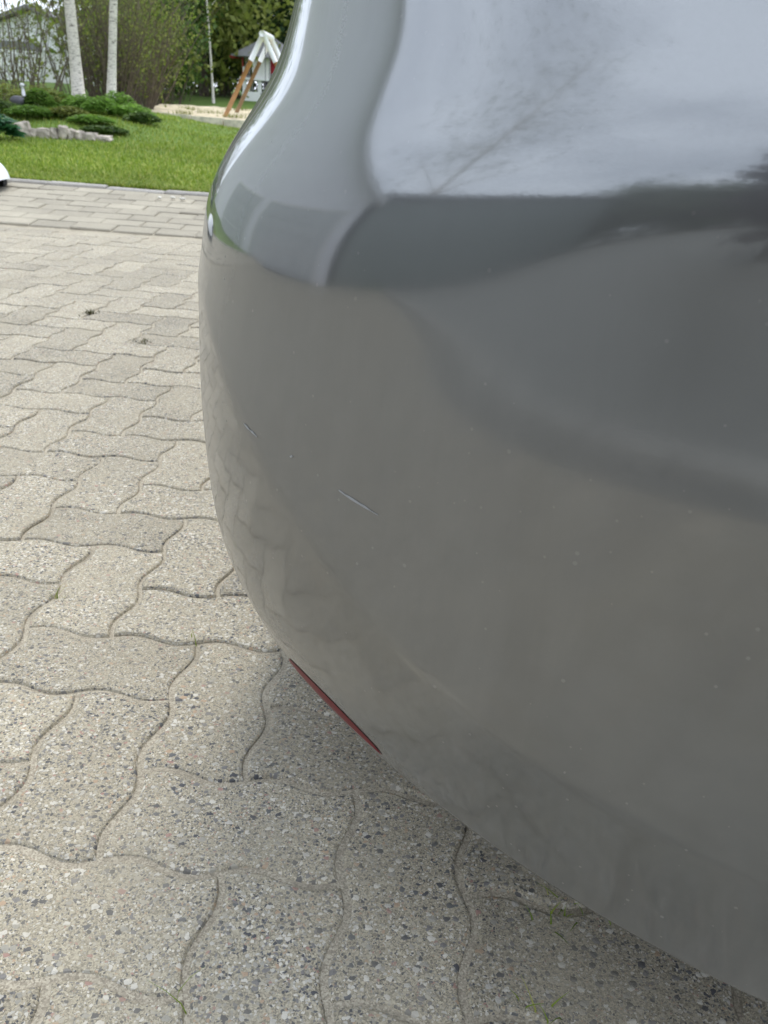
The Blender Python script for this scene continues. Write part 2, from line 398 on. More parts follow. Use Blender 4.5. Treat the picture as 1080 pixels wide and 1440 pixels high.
# pale kerb with a dark speckled strip closing the driveway on the near side
bk = tag(MB().box(-8.9, 4.6, -1.12, -.90, -.06, -.025).build('border_bed', m_sand), kind='structure'); bk.rotation_euler.z = EDGE_A
m_kerb2 = plain('border_kerb', (.31, .30, .275), .85, 0, .15, 8)
m_darkstrip = mat_aggregate('dark_aggregate', (.17, .165, .15), [(0, (.2, .2, .19)), (.4, (.13, .13, .125)), (.75, (.24, .23, .2))], 60)
gv = tag(MB().box(-8.9, 4.6, -1.03, -.905, -.019, .002).build('dark_strip', m_darkstrip), kind='structure'); gv.rotation_euler.z = EDGE_A
ks2 = block_mb(.5-.006, .13, .1, .008).mesh('kerb_stone', m_kerb2)
for i in range(-17, 9):
    o = link('kerb_stone', ks2, bk, (i*.5, -1.10, .05 + random.gauss(0, .002))); o.rotation_euler = (random.gauss(0, .02), 0, random.gauss(0, .005))

# ------------------------------------------------------------------ the car
FIT = [-0.11583331358303632, 0.4942189899451496, -1.6222172533504453, -0.5072197370498909, 0.2696131704143686, 0.38058460192421817, 0.018185001718094215, -0.018730736352550827, -0.0191741909233774, -0.010881812840093609, 0.0010796445550667266, 0.010697977944886724, 0.018588065637314407, 0.04032252849156075, 0.06560221689404933, 0.0817098908478409, 0.11349396050556199, 0.009696498488457245, 0.0135689495456384, 0.013853717546015021, 0.014200517160536967, 0.013192549762981422, 0.013157050111336444, 0.011970680588209975, 0.00782971891782725, 0.017207398901270113, 0.04956930874371086, 0.10649752767178493, 0.28215139870410877, 0.21920153010564672, 0.5107150537623927, 0.3096170272255059, 0.1896380416517459, -0.0291440226076485]
ZK = np.array([.22, .30, .36, .42, .48, .53, .57, .61, .65, .70, .78]); K = len(ZK); SC_ = .45
QF = FIT[:6]; O1 = np.array(FIT[6:6+K]); O2 = np.array(FIT[6+K:6+2*K]); EF = FIT[6+2*K:]
def nspline(xk, yk, x):
    n = len(xk); hh = np.diff(xk); Am = np.zeros((n, n)); b = np.zeros(n); Am[0, 0] = Am[-1, -1] = 1
    for i in range(1, n-1):
        Am[i, i-1] = hh[i-1]; Am[i, i] = 2*(hh[i-1]+hh[i]); Am[i, i+1] = hh[i]
        b[i] = 6*((yk[i+1]-yk[i])/hh[i]-(yk[i]-yk[i-1])/hh[i-1])
    Mm = np.linalg.solve(Am, b); i = np.clip(np.searchsorted(xk, x)-1, 0, n-2); a = xk[i+1]-x; c = x-xk[i]; q = hh[i]
    return (Mm[i]*a**3+Mm[i+1]*c**3)/(6*q)+(yk[i]/q-Mm[i]*q/6)*a+(yk[i+1]/q-Mm[i+1]*q/6)*c
# plan curve: S runs along the left flank to the rear corner and across the tail to the middle
HEAD = R(76.5); TT = np.linspace(-4.6, 1.7, 6301)
def phi_of(T):
    x0, y0, ps, pr, wd, k = QF
    Tc = np.maximum(T, -.05)
    ph = ps + (pr-ps)*.5*(1+np.tanh((Tc-SC_)/wd)) + k*(Tc-SC_)
    side = HEAD - math.pi
    t_ = np.clip((-T-.05)/1.1, 0, 1); t_ = t_*t_*(3-2*t_)
    ph = ph*(1-t_) + side*t_
    tf = np.clip((-T-2.75)/.95, 0, 1); tf = tf*tf*(3-2*tf)
    return ph - tf*R(88)
PH = phi_of(TT); ds_ = TT[1]-TT[0]
XX = np.concatenate([[0], np.cumsum((np.cos(PH[1:])+np.cos(PH[:-1]))/2*ds_)]); YY = np.concatenate([[0], np.cumsum((np.sin(PH[1:])+np.sin(PH[:-1]))/2*ds_)])
XX += QF[0]-np.interp(SC_, TT, XX); YY += QF[1]-np.interp(SC_, TT, YY)
i_c = int(np.argmin(np.where((TT > .7), np.abs(PH-(HEAD-math.pi/2)), 9))); S_MID = TT[i_c]
PC = np.array([XX[i_c], YY[i_c]]); HD = np.array([math.cos(HEAD), math.sin(HEAD)]); LR = np.array([math.sin(HEAD), -math.cos(HEAD)])
def car_uv(x, y): d = np.stack([x-PC[0], y-PC[1]], -1); return d @ LR, d @ HD
uu, vv = car_uv(XX, YY)
i_f = int(np.argmin(np.where(TT < -2.5, np.abs(uu), 9))); S_FRONT = TT[i_f]
CAR_LEN = vv[i_f]
def blendS(S): t_ = np.clip((S-.35)/.55, 0, 1); return t_*t_*(3-2*t_)
SIDEZ = ([.15, .2, .3, .42, .6, .78, .9, .97], [.10, .05, .02, .004, 0, .01, .05, .12])
def offs(S, Z):
    Zc = np.minimum(Z, .78)
    a = nspline(ZK, O1, Zc.ravel()).reshape(Z.shape); b = nspline(ZK, O2, Zc.ravel()).reshape(Z.shape); tb = blendS(S)
    sl1 = .42; ext = np.maximum(Z-.78, 0)*sl1 + np.maximum(Z-.9, 0)*.8
    zc = EF[2]+(EF[3]-EF[2])*tb+EF[5]*4*tb*(1-tb); wk = .0018
    rear = a*(1-tb)+b*tb+EF[4]*wk*np.logaddexp(0, (zc-Z)/wk) + ext
    sd_ = np.interp(Z, *SIDEZ)
    t_ = np.clip((S+.02)/-.5, 0, 1); t_ = t_*t_*(3-2*t_)
    return rear*(1-t_) + sd_*t_
def car_pts(S, Z, extra=0.):
    x = np.interp(S, TT, XX); y = np.interp(S, TT, YY); ph = np.interp(S, TT, PH)
    o = offs(S, Z) - extra
    return np.stack([x-np.sin(ph)*o, y+np.cos(ph)*o, Z], -1)
def mirror(P):
    d = P[..., :2]-PC; u = d @ LR
    Q = P.copy(); Q[..., :2] = P[..., :2] - 2*u[..., None]*LR; return Q
def zbot(S): return EF[0]+(EF[1]-EF[0])*blendS(S)
WHEEL_V = (.74, 3.26); WHEEL_R = .31
sv = lambda v: float(np.interp(-v, -vv[(TT < .3) & (TT > -3.6)], TT[(TT < .3) & (TT > -3.6)]))
ARCH = [sv(v) for v in WHEEL_V]
def zlow(S):
    z = np.full_like(S, .215)
    z = np.where(S > -.2, np.interp(S, [-.2, .1], [.215, 0])+np.where(S > -.2, np.interp(S, [-.2, .1], [0, 1]), 0)*zbot(S), z)
    for a in ARCH:
        dd = np.abs(S-a); rr = .375
        z = np.maximum(z, np.where(dd < rr, .31+np.sqrt(np.maximum(rr*rr-dd*dd, 0)), 0))
    return z
root_loc = (float(PC[0]), float(PC[1]), 0.)
car = thing('parked_car', root_loc, 'grey metallic car parked on the wavy pavers, seen at its scuffed rear bumper corner', 'car')
OFF = np.array(root_loc)
def panel(name, S, Zf, mat, both=True, parent=car, extra=0., only=0):
    """patch of the body: columns S, heights Zf(S) (array nz x ns)"""
    Sg = np.broadcast_to(S[None], Zf.shape); P = car_pts(Sg, Zf, extra); objs = []
    if only in (0, 1): objs.append(P)
    if both and only in (0, 2): objs.append(mirror(P))
    return objs
def put(mbs, name, mat, parent=car, smooth=True): 
    return mbs.build(name, mat, parent, smooth)
def rows(z0, z1, n): return z0[None] + (z1-z0)[None]*np.linspace(0, 1, n)[:, None]
BUMP_S = -.22; BUMP_TOP = .775
# bumper: one skin from wheel arch to wheel arch
Sb = np.concatenate([np.arange(BUMP_S, .2, .02), np.arange(.2, S_MID, .0075), [S_MID]])
zb = np.where(Sb > 0.1, zbot(Sb), zlow(Sb))
Zs = rows(zb, np.full_like(zb, BUMP_TOP), 210)
Pl = car_pts(np.broadcast_to(Sb[None], Zs.shape), Zs)
lipP = []
for dz, do in ((-.006, .16), (-.006, .05), (-.005, .012), (-.0035, .004)):
    lipP.append(car_pts(Sb, zb) * 1.)
    ph = np.interp(Sb, TT, PH); lipP[-1][:, 0] -= np.sin(ph)*do; lipP[-1][:, 1] += np.cos(ph)*do; lipP[-1][:, 2] += dz
full = np.concatenate([np.array(lipP), Pl], 0)
whole = np.concatenate([full, mirror(full)[:, ::-1][:, 1:]], 1)
bumper = MB().grid(whole-OFF).build('bumper', m_paint, car, True); bumper['label'] = 'grey painted rear bumper with scratches and a soft crease'
# red reflector set low in the bumper skin, each side
def patch(S, Z, ext): return car_pts(S, Z, ext)
sr = np.linspace(.515, .618, 30); tt_ = np.linspace(0, 1, 30)
hgt = .015*np.sin(np.pi*np.clip(tt_, 0, 1))**.55
z0 = zbot(sr)+.006+.003*(1-tt_); Zr = z0[None] + hgt[None]*np.linspace(0, 1, 8)[:, None]
ex = .0018*np.sin(np.linspace(0, 1, 8)*np.pi)[:, None]*np.sin(np.pi*tt_)[None]**.4 + .0004
Pr = car_pts(np.broadcast_to(sr[None], Zr.shape), Zr, ex)
for P_, fl_ in ((Pr, False), (mirror(Pr), True)):
    o = MB().grid(P_-OFF, fl_).build('reflector', m_redlens, bumper, True)
# tow eye cover: round cap outlined by a dark seam
def surf_at(s, z, ext=0.): return car_pts(np.array([s]), np.array([z]), ext)[0]
tc_s, tc_z, tr_ = .838, .476, .033
ring = []; cap = []
for k in range(33):
    a = 2*math.pi*k/32
    ring.append([surf_at(tc_s+tr_*q*math.cos(a), tc_z+tr_*q*math.sin(a)*1.05, e) for q, e in ((.965, .0006), (.98, .0003), (1.0, .0003))])
    cap.append([surf_at(tc_s+tr_*q*math.cos(a), tc_z+tr_*q*math.sin(a)*1.05, e) for q, e in ((.96, .0006), (.6, .0010), (.001, .0012))])
MB().grid(np.array(cap)-OFF).build('tow_eye_cover', m_paint, bumper, True)
MB().grid(np.array(ring)-OFF).build('tow_eye_seam', m_seam, bumper, True)
# scratches and chips
for (s0, z0_, s1, z1_, wd) in ((.503, .4555, .520, .4528, .0007), (.594, .4462, .622, .4418, .0007), (.553, .452, .5555, .4528, .0010)):
    n_ = 7; P_ = []
    for q in (-1, 0, 1):
        P_.append([surf_at(s0+(s1-s0)*t_ - q*wd*(z1_-z0_)/max(.004, math.hypot(s1-s0, z1_-z0_))*math.sin(math.pi*(.08+.84*t_)), z0_+(z1_-z0_)*t_+q*wd*(s1-s0)/max(.004, math.hypot(s1-s0, z1_-z0_))*math.sin(math.pi*(.08+.84*t_))+random.gauss(0, .0002), .0003 if q else .0004) for t_ in np.linspace(0, 1, n_)])
    MB().grid(np.array(P_)-OFF).build('scratch', m_scratch, bumper, True)
# body shell: flanks, tail above bumper, nose
BELT = .95
Sbody = np.concatenate([np.linspace(S_FRONT, BUMP_S-.006, 170)])
Zb_ = rows(zlow(Sbody), np.full_like(Sbody, BELT), 26)
Pb = car_pts(np.broadcast_to(Sbody[None], Zb_.shape), Zb_)
St = np.concatenate([np.linspace(BUMP_S-.006, .2, 20), np.linspace(.22, S_MID, 60)])
Zt_ = rows(np.full_like(St, BUMP_TOP+.005), np.full_like(St, BELT), 14)
Pt = car_pts(np.broadcast_to(St[None], Zt_.shape), Zt_)
shell = MB()
for P_, fl_ in ((Pb, False), (mirror(Pb), True)): shell.grid(P_-OFF, fl_)
for P_, fl_ in ((Pt, False), (mirror(Pt), True)): shell.grid(P_-OFF, fl_)
topl = np.concatenate([Pb[-1], Pt[-1][1:]]); topr = mirror(topl)
deck = np.array([topl + (topr-topl)*q + np.array([0, 0, .05*math.sin(math.pi*q)]) for q in np.linspace(0, 1, 9)])
shell.grid(deck-OFF, True)
shell.build('body_shell', m_paint, car, True)
def uvz(u, v, z): p = PC + LR*u + HD*v; return np.array([p[0], p[1], z])
# cabin (rounded loft) with dark glazing
def cab(a, t_, grow=0.):
    hw = .735+(.555-.735)*t_**1.3; vr = .06+.40*t_**1.15; vf = 3.02+(2.15-3.02)*t_**1.1; n_ = 5.5
    cu, su = math.cos(a), math.sin(a)
    k = (abs(cu)**n_+abs(su)**n_)**(-1/n_)
    u_ = cu*k*(hw+grow); vm = (vr+vf)/2; v_ = vm+su*k*((vf-vr)/2+grow)
    return uvz(u_, v_, .93+.53*math.sin(t_*math.pi/2)**.93)
ang = np.linspace(0, 2*math.pi, 97)
cg = [[cab(a, t_) for a in ang] for t_ in np.linspace(0, 1, 12)]
for sh in (.8, .5, .02): cg.append([uvz(*(np.array(car_uv(*cab(a, 1.)[:2]))*0 + np.array([car_uv(*cab(a, 1.)[:2])[0]*sh, 1.305+(car_uv(*cab(a, 1.)[:2])[1]-1.305)*sh])), 1.46+.03*(1-sh*sh)) for a in ang])
MB().grid(np.array(cg)-OFF).build('cabin', m_paint, car, True)
for nm, a0, a1, t0, t1 in (('rear_window', 1.5*math.pi-.62, 1.5*math.pi+.62, .2, .9), ('windscreen', .5*math.pi-.5, .5*math.pi+.5, .1, .93), ('side_window', -.42, .05, .16, .88), ('side_window', .10, .72, .16, .88), ('side_window', math.pi-.05, math.pi+.42, .16, .88), ('side_window', math.pi-.72, math.pi-.10, .16, .88)):
    P_ = [[cab(a, t_, .004) for a in np.linspace(a0, a1, 24)] for t_ in np.linspace(t0, t1, 9)]
    MB().grid(np.array(P_)-OFF).build(nm, m_glass, car, True)
# tail lamps, tailgate, plate, doors
for fl_ in (False, True):
    s_ = np.linspace(.12, .66, 30); z_ = rows(np.full_like(s_, .80), np.full_like(s_, .93), 8); P_ = car_pts(np.broadcast_to(s_[None], z_.shape), z_, .005)
    MB().grid((mirror(P_) if fl_ else P_)-OFF, fl_).build('tail_lamp', m_redlens, car, True)
    for d0, d1 in ((-.98, -1.90), (-1.92, -2.82)):
        s_ = np.linspace(d0, d1, 30); z_ = rows(np.maximum(zlow(s_)+.02, .30), np.full_like(s_, .925), 16); P_ = car_pts(np.broadcast_to(s_[None], z_.shape), z_, .003)
        dr = MB().grid((mirror(P_) if fl_ else P_)-OFF, not fl_).build('door', m_paint, car, True)
        sh_ = np.linspace(d0-.06, d0-.2, 8); zz_ = rows(np.full_like(sh_, .79), np.full_like(sh_, .815), 5); P2 = car_pts(np.broadcast_to(sh_[None], zz_.shape), zz_, .003+.02*np.sin(np.linspace(0, 1, 5)*np.pi)[:, None])
        MB().grid((mirror(P2) if fl_ else P2)-OFF, not fl_).build('handle', m_paint, dr, True)
s_ = np.linspace(.70, S_MID, 30); z_ = rows(np.full_like(s_, .785), np.full_like(s_, .945), 10); P_ = car_pts(np.broadcast_to(s_[None], z_.shape), z_, .003); P_ = np.concatenate([P_, mirror(P_)[:, ::-1][:, 1:]], 1)
MB().grid(P_-OFF).build('tailgate', m_paint, car, True)
s_ = np.linspace(S_MID-.26, S_MID, 8); z_ = rows(np.full_like(s_, .64), np.full_like(s_, .75), 4); P_ = car_pts(np.broadcast_to(s_[None], z_.shape), z_, .006); P_ = np.concatenate([P_, mirror(P_)[:, ::-1][:, 1:]], 1)
MB().grid(P_-OFF).build('number_plate', m_plate, car, True)
# underbody closing the car from below
ub = []
su_ = np.concatenate([np.linspace(S_FRONT, S_MID, 120)]); pu = car_pts(su_, np.full_like(su_, .27)); ph = np.interp(su_, TT, PH); pu[:, 0] -= np.sin(ph)*.13; pu[:, 1] += np.cos(ph)*.13; pu[:, 2] = .285
MB().grid(np.array([pu, mirror(pu)])-OFF, False).build('underbody', m_under, car)
# wheels
def wheel_parts():
    ty = MB(); n_ = 40; prof = [(.20, -.085), (.265, -.095), (.30, -.085), (.31, -.05), (.31, .05), (.30, .085), (.265, .095), (.20, .085)]
    ty.grid([[(b, a*math.cos(q), a*math.sin(q)) for q in np.linspace(0, 2*math.pi, n_+1)] for a, b in prof])
    rm = MB(); rm.grid([[(b, a*math.cos(q), a*math.sin(q)) for q in np.linspace(0, 2*math.pi, n_+1)] for a, b in ((.205, .085), (.19, .07), (.18, -.07))])
    rm.grid([[(b, a*math.cos(q), a*math.sin(q)) for q in np.linspace(0, 2*math.pi, n_+1)] for a, b in ((.18, .01), (.03, .02), (.001, .02))])
    for k in range(5):
        q = 2*math.pi*k/5; rm.tube([(.06, .02*math.cos(q), .02*math.sin(q)), (.075, .195*math.cos(q), .195*math.sin(q))], [.03, .018], 6)
    rm.tube([(.03, 0, 0), (.085, 0, 0)], [.05, .035], 14)
    return ty, rm
ty, rm = wheel_parts(); tym = ty.mesh('tyre', m_black, True); rmm = rm.mesh('rim', m_rim, True)
for v in WHEEL_V:
    for sgn in (-1, 1):
        p = uvz(sgn*(abs(float(np.interp(-v, -vv[(TT < .3) & (TT > -3.6)], uu[(TT < .3) & (TT > -3.6)])))-.125), v, .31)-OFF
        wt = link('wheel', tym, car, p.tolist()); wt.rotation_euler.z = HEAD-math.pi/2 + (math.pi if sgn < 0 else 0)
        link('rim', rmm, wt)
# side mirrors
for sgn in (-1, 1):
    mb = MB(); mb.ell(uvz(sgn*.93, 2.62, .99)-OFF, (.09, .06, .065), 14, 8)
    mb.tube([uvz(sgn*.72, 2.66, .93)-OFF, uvz(sgn*.88, 2.63, .97)-OFF], [.025, .02], 8); mb.build('side_mirror', m_paint, car, True)

# ------------------------------------------------------------------ vegetation builders
def leaf_cloud(n, center, rad, size, clumps=24, shell_=.35, aspect=1.5, flat=0.):
    """leaf quads gathered in clumps through an uneven ellipsoid"""
    mb = MB(); cx = []
    for _ in range(clumps):
        d = Vector((rng.normal(), rng.normal(), rng.normal())).normalized(); q = rng.random()**shell_
        cx.append(Vector(center) + Vector((d.x*rad[0]*q, d.y*rad[1]*q, d.z*rad[2]*q)))
    cr_ = .34*min(rad)*1.2
    V = []; F = []
    for i in range(n):
        c = cx[int(rng.integers(clumps))]; p = c + Vector((rng.normal()*cr_, rng.normal()*cr_, rng.normal()*cr_*.75))
        a = Vector((rng.normal(), rng.normal(), rng.normal()*(1-flat))).normalized(); b = a.cross(Vector((rng.normal(), rng.normal(), rng.normal()))).normalized()
        s_ = size*(.6+.8*rng.random()); o = len(V)
        V += [p-a*s_*aspect*.5, p+b*s_*.5, p+a*s_*aspect*.5, p-b*s_*.5]; F.append((o, o+1, o+2, o+3))
    return mb.add(V, F)
def wander(p, d, length, n, wob, up=0.):
    pts = [Vector(p)]; d = Vector(d).normalized()
    for i in range(n):
        d = (d + Vector((rng.normal()*wob, rng.normal()*wob, rng.normal()*wob + up))).normalized(); pts.append(pts[-1] + d*length/n)
    return pts
def tree(name, loc, hgt, rad_t, crown_c, crown_r, n, size, mleaf, mtrunk, label, cat='tree', group=None, lean=(0, 0), limbs=9, clumps=26):
    t_ = thing(name, loc, label, cat, group)
    tr = MB(); top = Vector((lean[0], lean[1], hgt)); nseg = 10; pts = []
    for i in range(nseg+1):
        q = i/nseg; pts.append(Vector((top.x*q + .03*rad_t/.1*math.sin(q*9+loc[0])*q, top.y*q, -.1+(hgt+.1)*q)))
    tr.tube(pts, [rad_t*(1.25 if i == 0 else 1)*(1-.82*(i/nseg)) for i in range(nseg+1)], 10)
    for k in range(limbs):
        q = .3+.65*(k+.5)/limbs; i = int(q*nseg); p = pts[i]; a = k*2.4+loc[1]
        tr.tube(wander(p, (math.cos(a), math.sin(a), .75), hgt*.32*(1.1-q*.6), 5, .14), [rad_t*.4*(1-q*.6)*x for x in (1, .8, .6, .42, .28, .12)], 5)
    tr.build('trunk', mtrunk, t_, True)
    leaf_cloud(n, crown_c, crown_r, size, clumps).build('crown', mleaf, t_)
    return t_
def thicket(name, loc, hgt, spread, nst, nleaf, lsize, mleaf, label, group=None, up=.05, rst=.012, cat='bush', low=.35):
    t_ = thing(name, loc, label, cat, group); st = MB(); lv = []; tips = []
    for k in range(nst):
        a = rng.random()*6.283; q = rng.random()**.6; hh = hgt*(.55+.5*rng.random())
        p = (math.cos(a)*spread*.35*q, math.sin(a)*spread*.35*q, -.05)
        pts = wander(p, (math.cos(a)*q*.45, math.sin(a)*q*.45, 1), hh, 7, .09, up)
        r_ = rst*(.5+.9*rng.random()); st.tube(pts, [r_*x for x in (1, .9, .78, .65, .5, .36, .22, .1)], 4, False); tips += pts[2:]
        for _ in range(4):
            i = int(rng.integers(2, 7)); aa = rng.random()*6.283
            tp = wander(pts[i], (math.cos(aa), math.sin(aa), .9), hh*.28, 3, .15); st.tube(tp, [r_*.4, r_*.3, r_*.2, r_*.08], 3, False); tips += tp
    st.build('stems', m_twig, t_)
    mb = MB(); V = []; F = []
    tips = [p for p in tips if p.z > hgt*low*.4]
    for i in range(nleaf):
        p = tips[int(rng.integers(len(tips)))] + Vector((rng.normal(), rng.normal(), rng.normal()))*.09*max(1, hgt*.4)
        a = Vector((rng.normal(), rng.normal(), rng.normal())).normalized(); b = a.cross(Vector((rng.normal(), rng.normal(), rng.normal()))).normalized(); s_ = lsize*(.5+rng.random()); o = len(V)
        V += [p-a*s_*.7, p+b*s_*.45, p+a*s_*.7, p-b*s_*.45]; F.append((o, o+1, o+2, o+3))
    mb.add(V, F).build('leaves', mleaf, t_); return t_
def clump(name, loc, r_, h_, n, lsize, mleaf, label, cat='plant', group=None, arch=.7):
    """herbaceous clump: leaves arching out of the base"""
    t_ = thing(name, loc, label, cat, group); V = []; F = []; st = MB()
    for i in range(n):
        a = rng.random()*6.283; q = rng.random()**.5; z = h_*(1-.55*q*q)*(.45+.6*rng.random())
        p = Vector((math.cos(a)*r_*q, math.sin(a)*r_*q, z)); d = Vector((math.cos(a+rng.normal()*.5), math.sin(a+rng.normal()*.5), arch*(rng.random()-.25))).normalized()
        b = d.cross(Vector((rng.normal()*.3, rng.normal()*.3, 1))).normalized(); s_ = lsize*(.6+.8*rng.random()); o = len(V)
        V += [p-d*s_*.5, p+b*s_*.3, p+d*s_*.55+Vector((0, 0, -s_*.15)), p-b*s_*.3]; F.append((o, o+1, o+2, o+3))
    MB().add(V, F).build('leaves', mleaf, t_)
    for k in range(7):
        a = k*.9; st.tube([(0, 0, -.03), (math.cos(a)*r_*.3, math.sin(a)*r_*.3, h_*.35), (math.cos(a)*r_*.6, math.sin(a)*r_*.6, h_*.6)], [.006, .004, .002], 4)
    st.build('stems', mleaf, t_); return t_

# lawn blades
def blades(n, xr, rr, hmean, wid, power=1.):
    V = []; F = []
    for i in range(n):
        r_ = rr[0] + (rr[1]-rr[0])*rng.random()**power; x = xr[0](r_) + (xr[1](r_)-xr[0](r_))*rng.random()
        X, Y = ground(x, r_); z = G(X, Y); h_ = hmean*(.5+rng.random())*(1+.5*mnoise.noise(Vector((X*1.3, Y*1.3, 0)))); a = rng.random()*6.283; lx, ly = math.cos(a), math.sin(a); wd = wid*(.6+.8*rng.random())*(1+.05*r_); bx, by = -ly*wd, lx*wd
        le = h_*(.3+.9*rng.random()); o = len(V)
        V += [(X-bx, Y-by, z-.004), (X+bx, Y+by, z-.004), (X+lx*le*.35+bx*.7, Y+ly*le*.35+by*.7, z+h_*.6), (X+lx*le, Y+ly*le, z+h_*.95), (X+lx*le*.35-bx*.7, Y+ly*le*.35-by*.7, z+h_*.6)]
        F += [(o, o+1, o+2, o+4), (o+4, o+2, o+3)]
    return MB().add(V, F)
grass = blades(90000, (lambda r: -.62*r-.6, lambda r: -.10*r), (LAWN_R+.10, 16), .032, .0028, 1.7)
g2 = blades(45000, (lambda r: -.10*r, lambda r: .95*r), (LAWN_R+.10, 16), .032, .0036, 1.7); grass.add(g2.v, g2.f)
tag(grass.build('grass', m_grass), 'short mown grass of the lawn', 'grass', kind='stuff')

# tufts growing in the paving joints
def tuft(loc, n, h_, label, mat=m_grass, spread=.006, lean=.6, wid=.0011, name='grass_tuft', cat='grass'):
    V = []; F = []
    for i in range(n):
        a = rng.random()*6.283; p = Vector((rng.normal()*spread, rng.normal()*spread, -.004)); hh = h_*(.5+.6*rng.random()); l_ = lean*(.4+.8*rng.random())*hh; d = Vector((math.cos(a), math.sin(a), 0)); b = Vector((-d.y, d.x, 0))*wid; o = len(V)
        for q in (0, .35, .7, 1):
            c = p + d*l_*q*q + Vector((0, 0, hh*q*(1-.2*q))); ww = 1-.9*q; V += [c-b*ww, c+b*ww]
        F += [(o+2*k, o+2*k+1, o+2*k+3, o+2*k+2) for k in range(3)]
    ob = MB().add(V, F).build(name, mat, None, False, loc); return tag(ob, label, cat, 'tufts in the paving joints')
tuft((-.447, .923, .0), 7, .034, 'small upright green tuft in a paving joint where three wavy pavers meet')
tuft((-.232, .844, .0), 2, .030, 'single dark grass blade leaning in a joint beside the car', wid=.0008)
tuft((-.128, .372, .0), 2, .050, 'long thin grass blade lying over the coarse paver near the border', lean=1.1, wid=.0007)
tuft((.183, .486, .0), 16, .016, 'mossy green tuft in the joint under the bumper', spread=.012, lean=1.2)
tuft((.150, .385, .0), 8, .020, 'low green tuft in the joint closest to the bumper underside', spread=.010, lean=1.5)
tuft((-.977, 2.511, .0), 40, .022, 'dry mossy clump between far wavy pavers', m_moss, .011, 1.0, .003, 'moss_clump', 'moss')
tuft((-.723, 2.219, .0), 30, .014, 'flat dark dry leaf litter in a paver joint', m_moss, .016, 1.6, .003, 'moss_clump', 'moss')
# loose bits on the paving edge
for k, (x, y) in enumerate(((-1.43, 4.93), (-1.36, 4.955), (-1.30, 4.94))):
    tag(MB().ell((0, 0, .012), (.012+.004*k, .012, .009), 10, 6).build('pebble', m_pale, None, True, (x, y, G(x, y)+.008)), ('smallest pale pebble on the block band beside the lawn kerb', 'middle pale pebble of three on the block band', 'largest pale pebble on the block band, closest to the car')[k], 'stone', 'pebbles by the kerb')

# ------------------------------------------------------------------ white garden machine at the left paving edge
mw = thing('lawn_mower', (-2.655, 4.92, G(-2.645, 4.92)+.004), 'low white rounded plastic mower with dark wheels at the lawn kerb', 'lawn mower')
sh = []
for t_ in np.linspace(0, 1, 10):
    k = math.sqrt(max(0, 1-t_**2.2)); q = []
    for a in np.linspace(0, 2*math.pi, 49):
        c_, s_ = math.cos(a), math.sin(a); kk = (abs(c_)**2.8+abs(s_)**2.8)**(-1/2.8)
        q.append((c_*kk*.33*k*(1-.04*t_), s_*kk*.22*k, .045+.19*t_ + .018*math.cos(a*2)*(1-t_)))
    sh.append(q)
MB().grid(sh).build('shell', m_plastw, mw, True)
MB().box(-.24, .24, -.16, .16, .02, .07).build('chassis', m_black, mw)
for x, y, r_ in ((-.2, .17, .085), (-.2, -.17, .085), (.24, .12, .035), (.24, -.12, .035)):
    MB().tube([(x, y-.025, r_), (x, y+.025, r_)], r_, 20).build('wheel', m_black, mw, True)

# ------------------------------------------------------------------ garden beyond the lawn
tree('birch_tree', (-5.25, 14.0, G(-5.25, 14)), 8.5, .092, (0, 0, 5.6), (1.7, 1.7, 2.6), 2600, .09, m_leaf_birch, m_birch, 'thick straight white birch trunk rising from the flower bed', group='birches in the bed', lean=(-.05, .1))
tree('birch_tree', (-4.785, 14.05, G(-4.785, 14)), 8.2, .068, (.7, 0, 5.6), (1.6, 1.7, 2.5), 2400, .09, m_leaf_birch, m_birch, 'slimmer white birch trunk leaning away from its thicker neighbour', group='birches in the bed', lean=(.95, .1))
tree('birch_tree', (-5.45, 24.5, G(-5.45, 24.5)), 7.5, .036, (0, 0, 5), (1.4, 1.4, 2.4), 1800, .10, m_leaf_birch, m_birch, 'thin far birch standing in front of the green wood', group='birches in the bed', lean=(-.3, 0))
# stones edging the bed
x_ = -4.46; i = 0
SL = ['tall pale stone at the plant end of the edging row', 'flat pinkish stone second in the edging row', 'blocky pale stone third in the edging row', 'upright narrow stone fourth in the edging row', 'broad tan stone fifth in the edging row', 'split pale stone sixth in the edging row', 'small brown stone seventh in the edging row', 'low tan stone eighth in the edging row', 'small stone ninth in the edging row', 'grey stone tenth in the edging row', 'pale grey stone eleventh in the edging row', 'last bluish stone at the lawn end of the edging row']
while x_ < -3.45 and i < 12:
    wd_ = .06+.08*random.random(); hh_ = (.15 if i < 6 else .10)*(.6+.6*random.random()); y = 9.75+.25*(i/11)
    bm = bmesh.new(); bmesh.ops.create_cube(bm, size=1); bmesh.ops.subdivide_edges(bm, edges=bm.edges[:], cuts=2, use_grid_fill=True)
    for v in bm.verts:
        p = v.co.copy(); rr = p.length; p = p.lerp(p.normalized()*.6, .35); p *= 1+.22*mnoise.noise(p*2.3+Vector((i*5.3, 0, 0))) + .12*mnoise.noise(p*6+Vector((0, i*3.7, 0))); v.co = Vector((p.x*wd_*1.15, p.y*.12, p.z*hh_))
    me = bpy.data.meshes.new('edging_stone'); bm.to_mesh(me); bm.free(); me.materials.append(m_stone)
    o = link('edging_stone', me, None, (x_+wd_/2, y, G(x_, y)+hh_*.42)); o.rotation_euler = (random.gauss(0, .1), random.gauss(0, .12), random.gauss(0, .2))
    tag(o, SL[i], 'stone', 'stones edging the bed'); x_ += wd_*1.12; i += 1
clump('leafy_plant', (-4.33, 9.05, G(-4.33, 9)), .26, .30, 260, .13, m_leaf_hosta, 'broad dark bluish leaved plant at the end of the stone edging', group='plants in the bed')
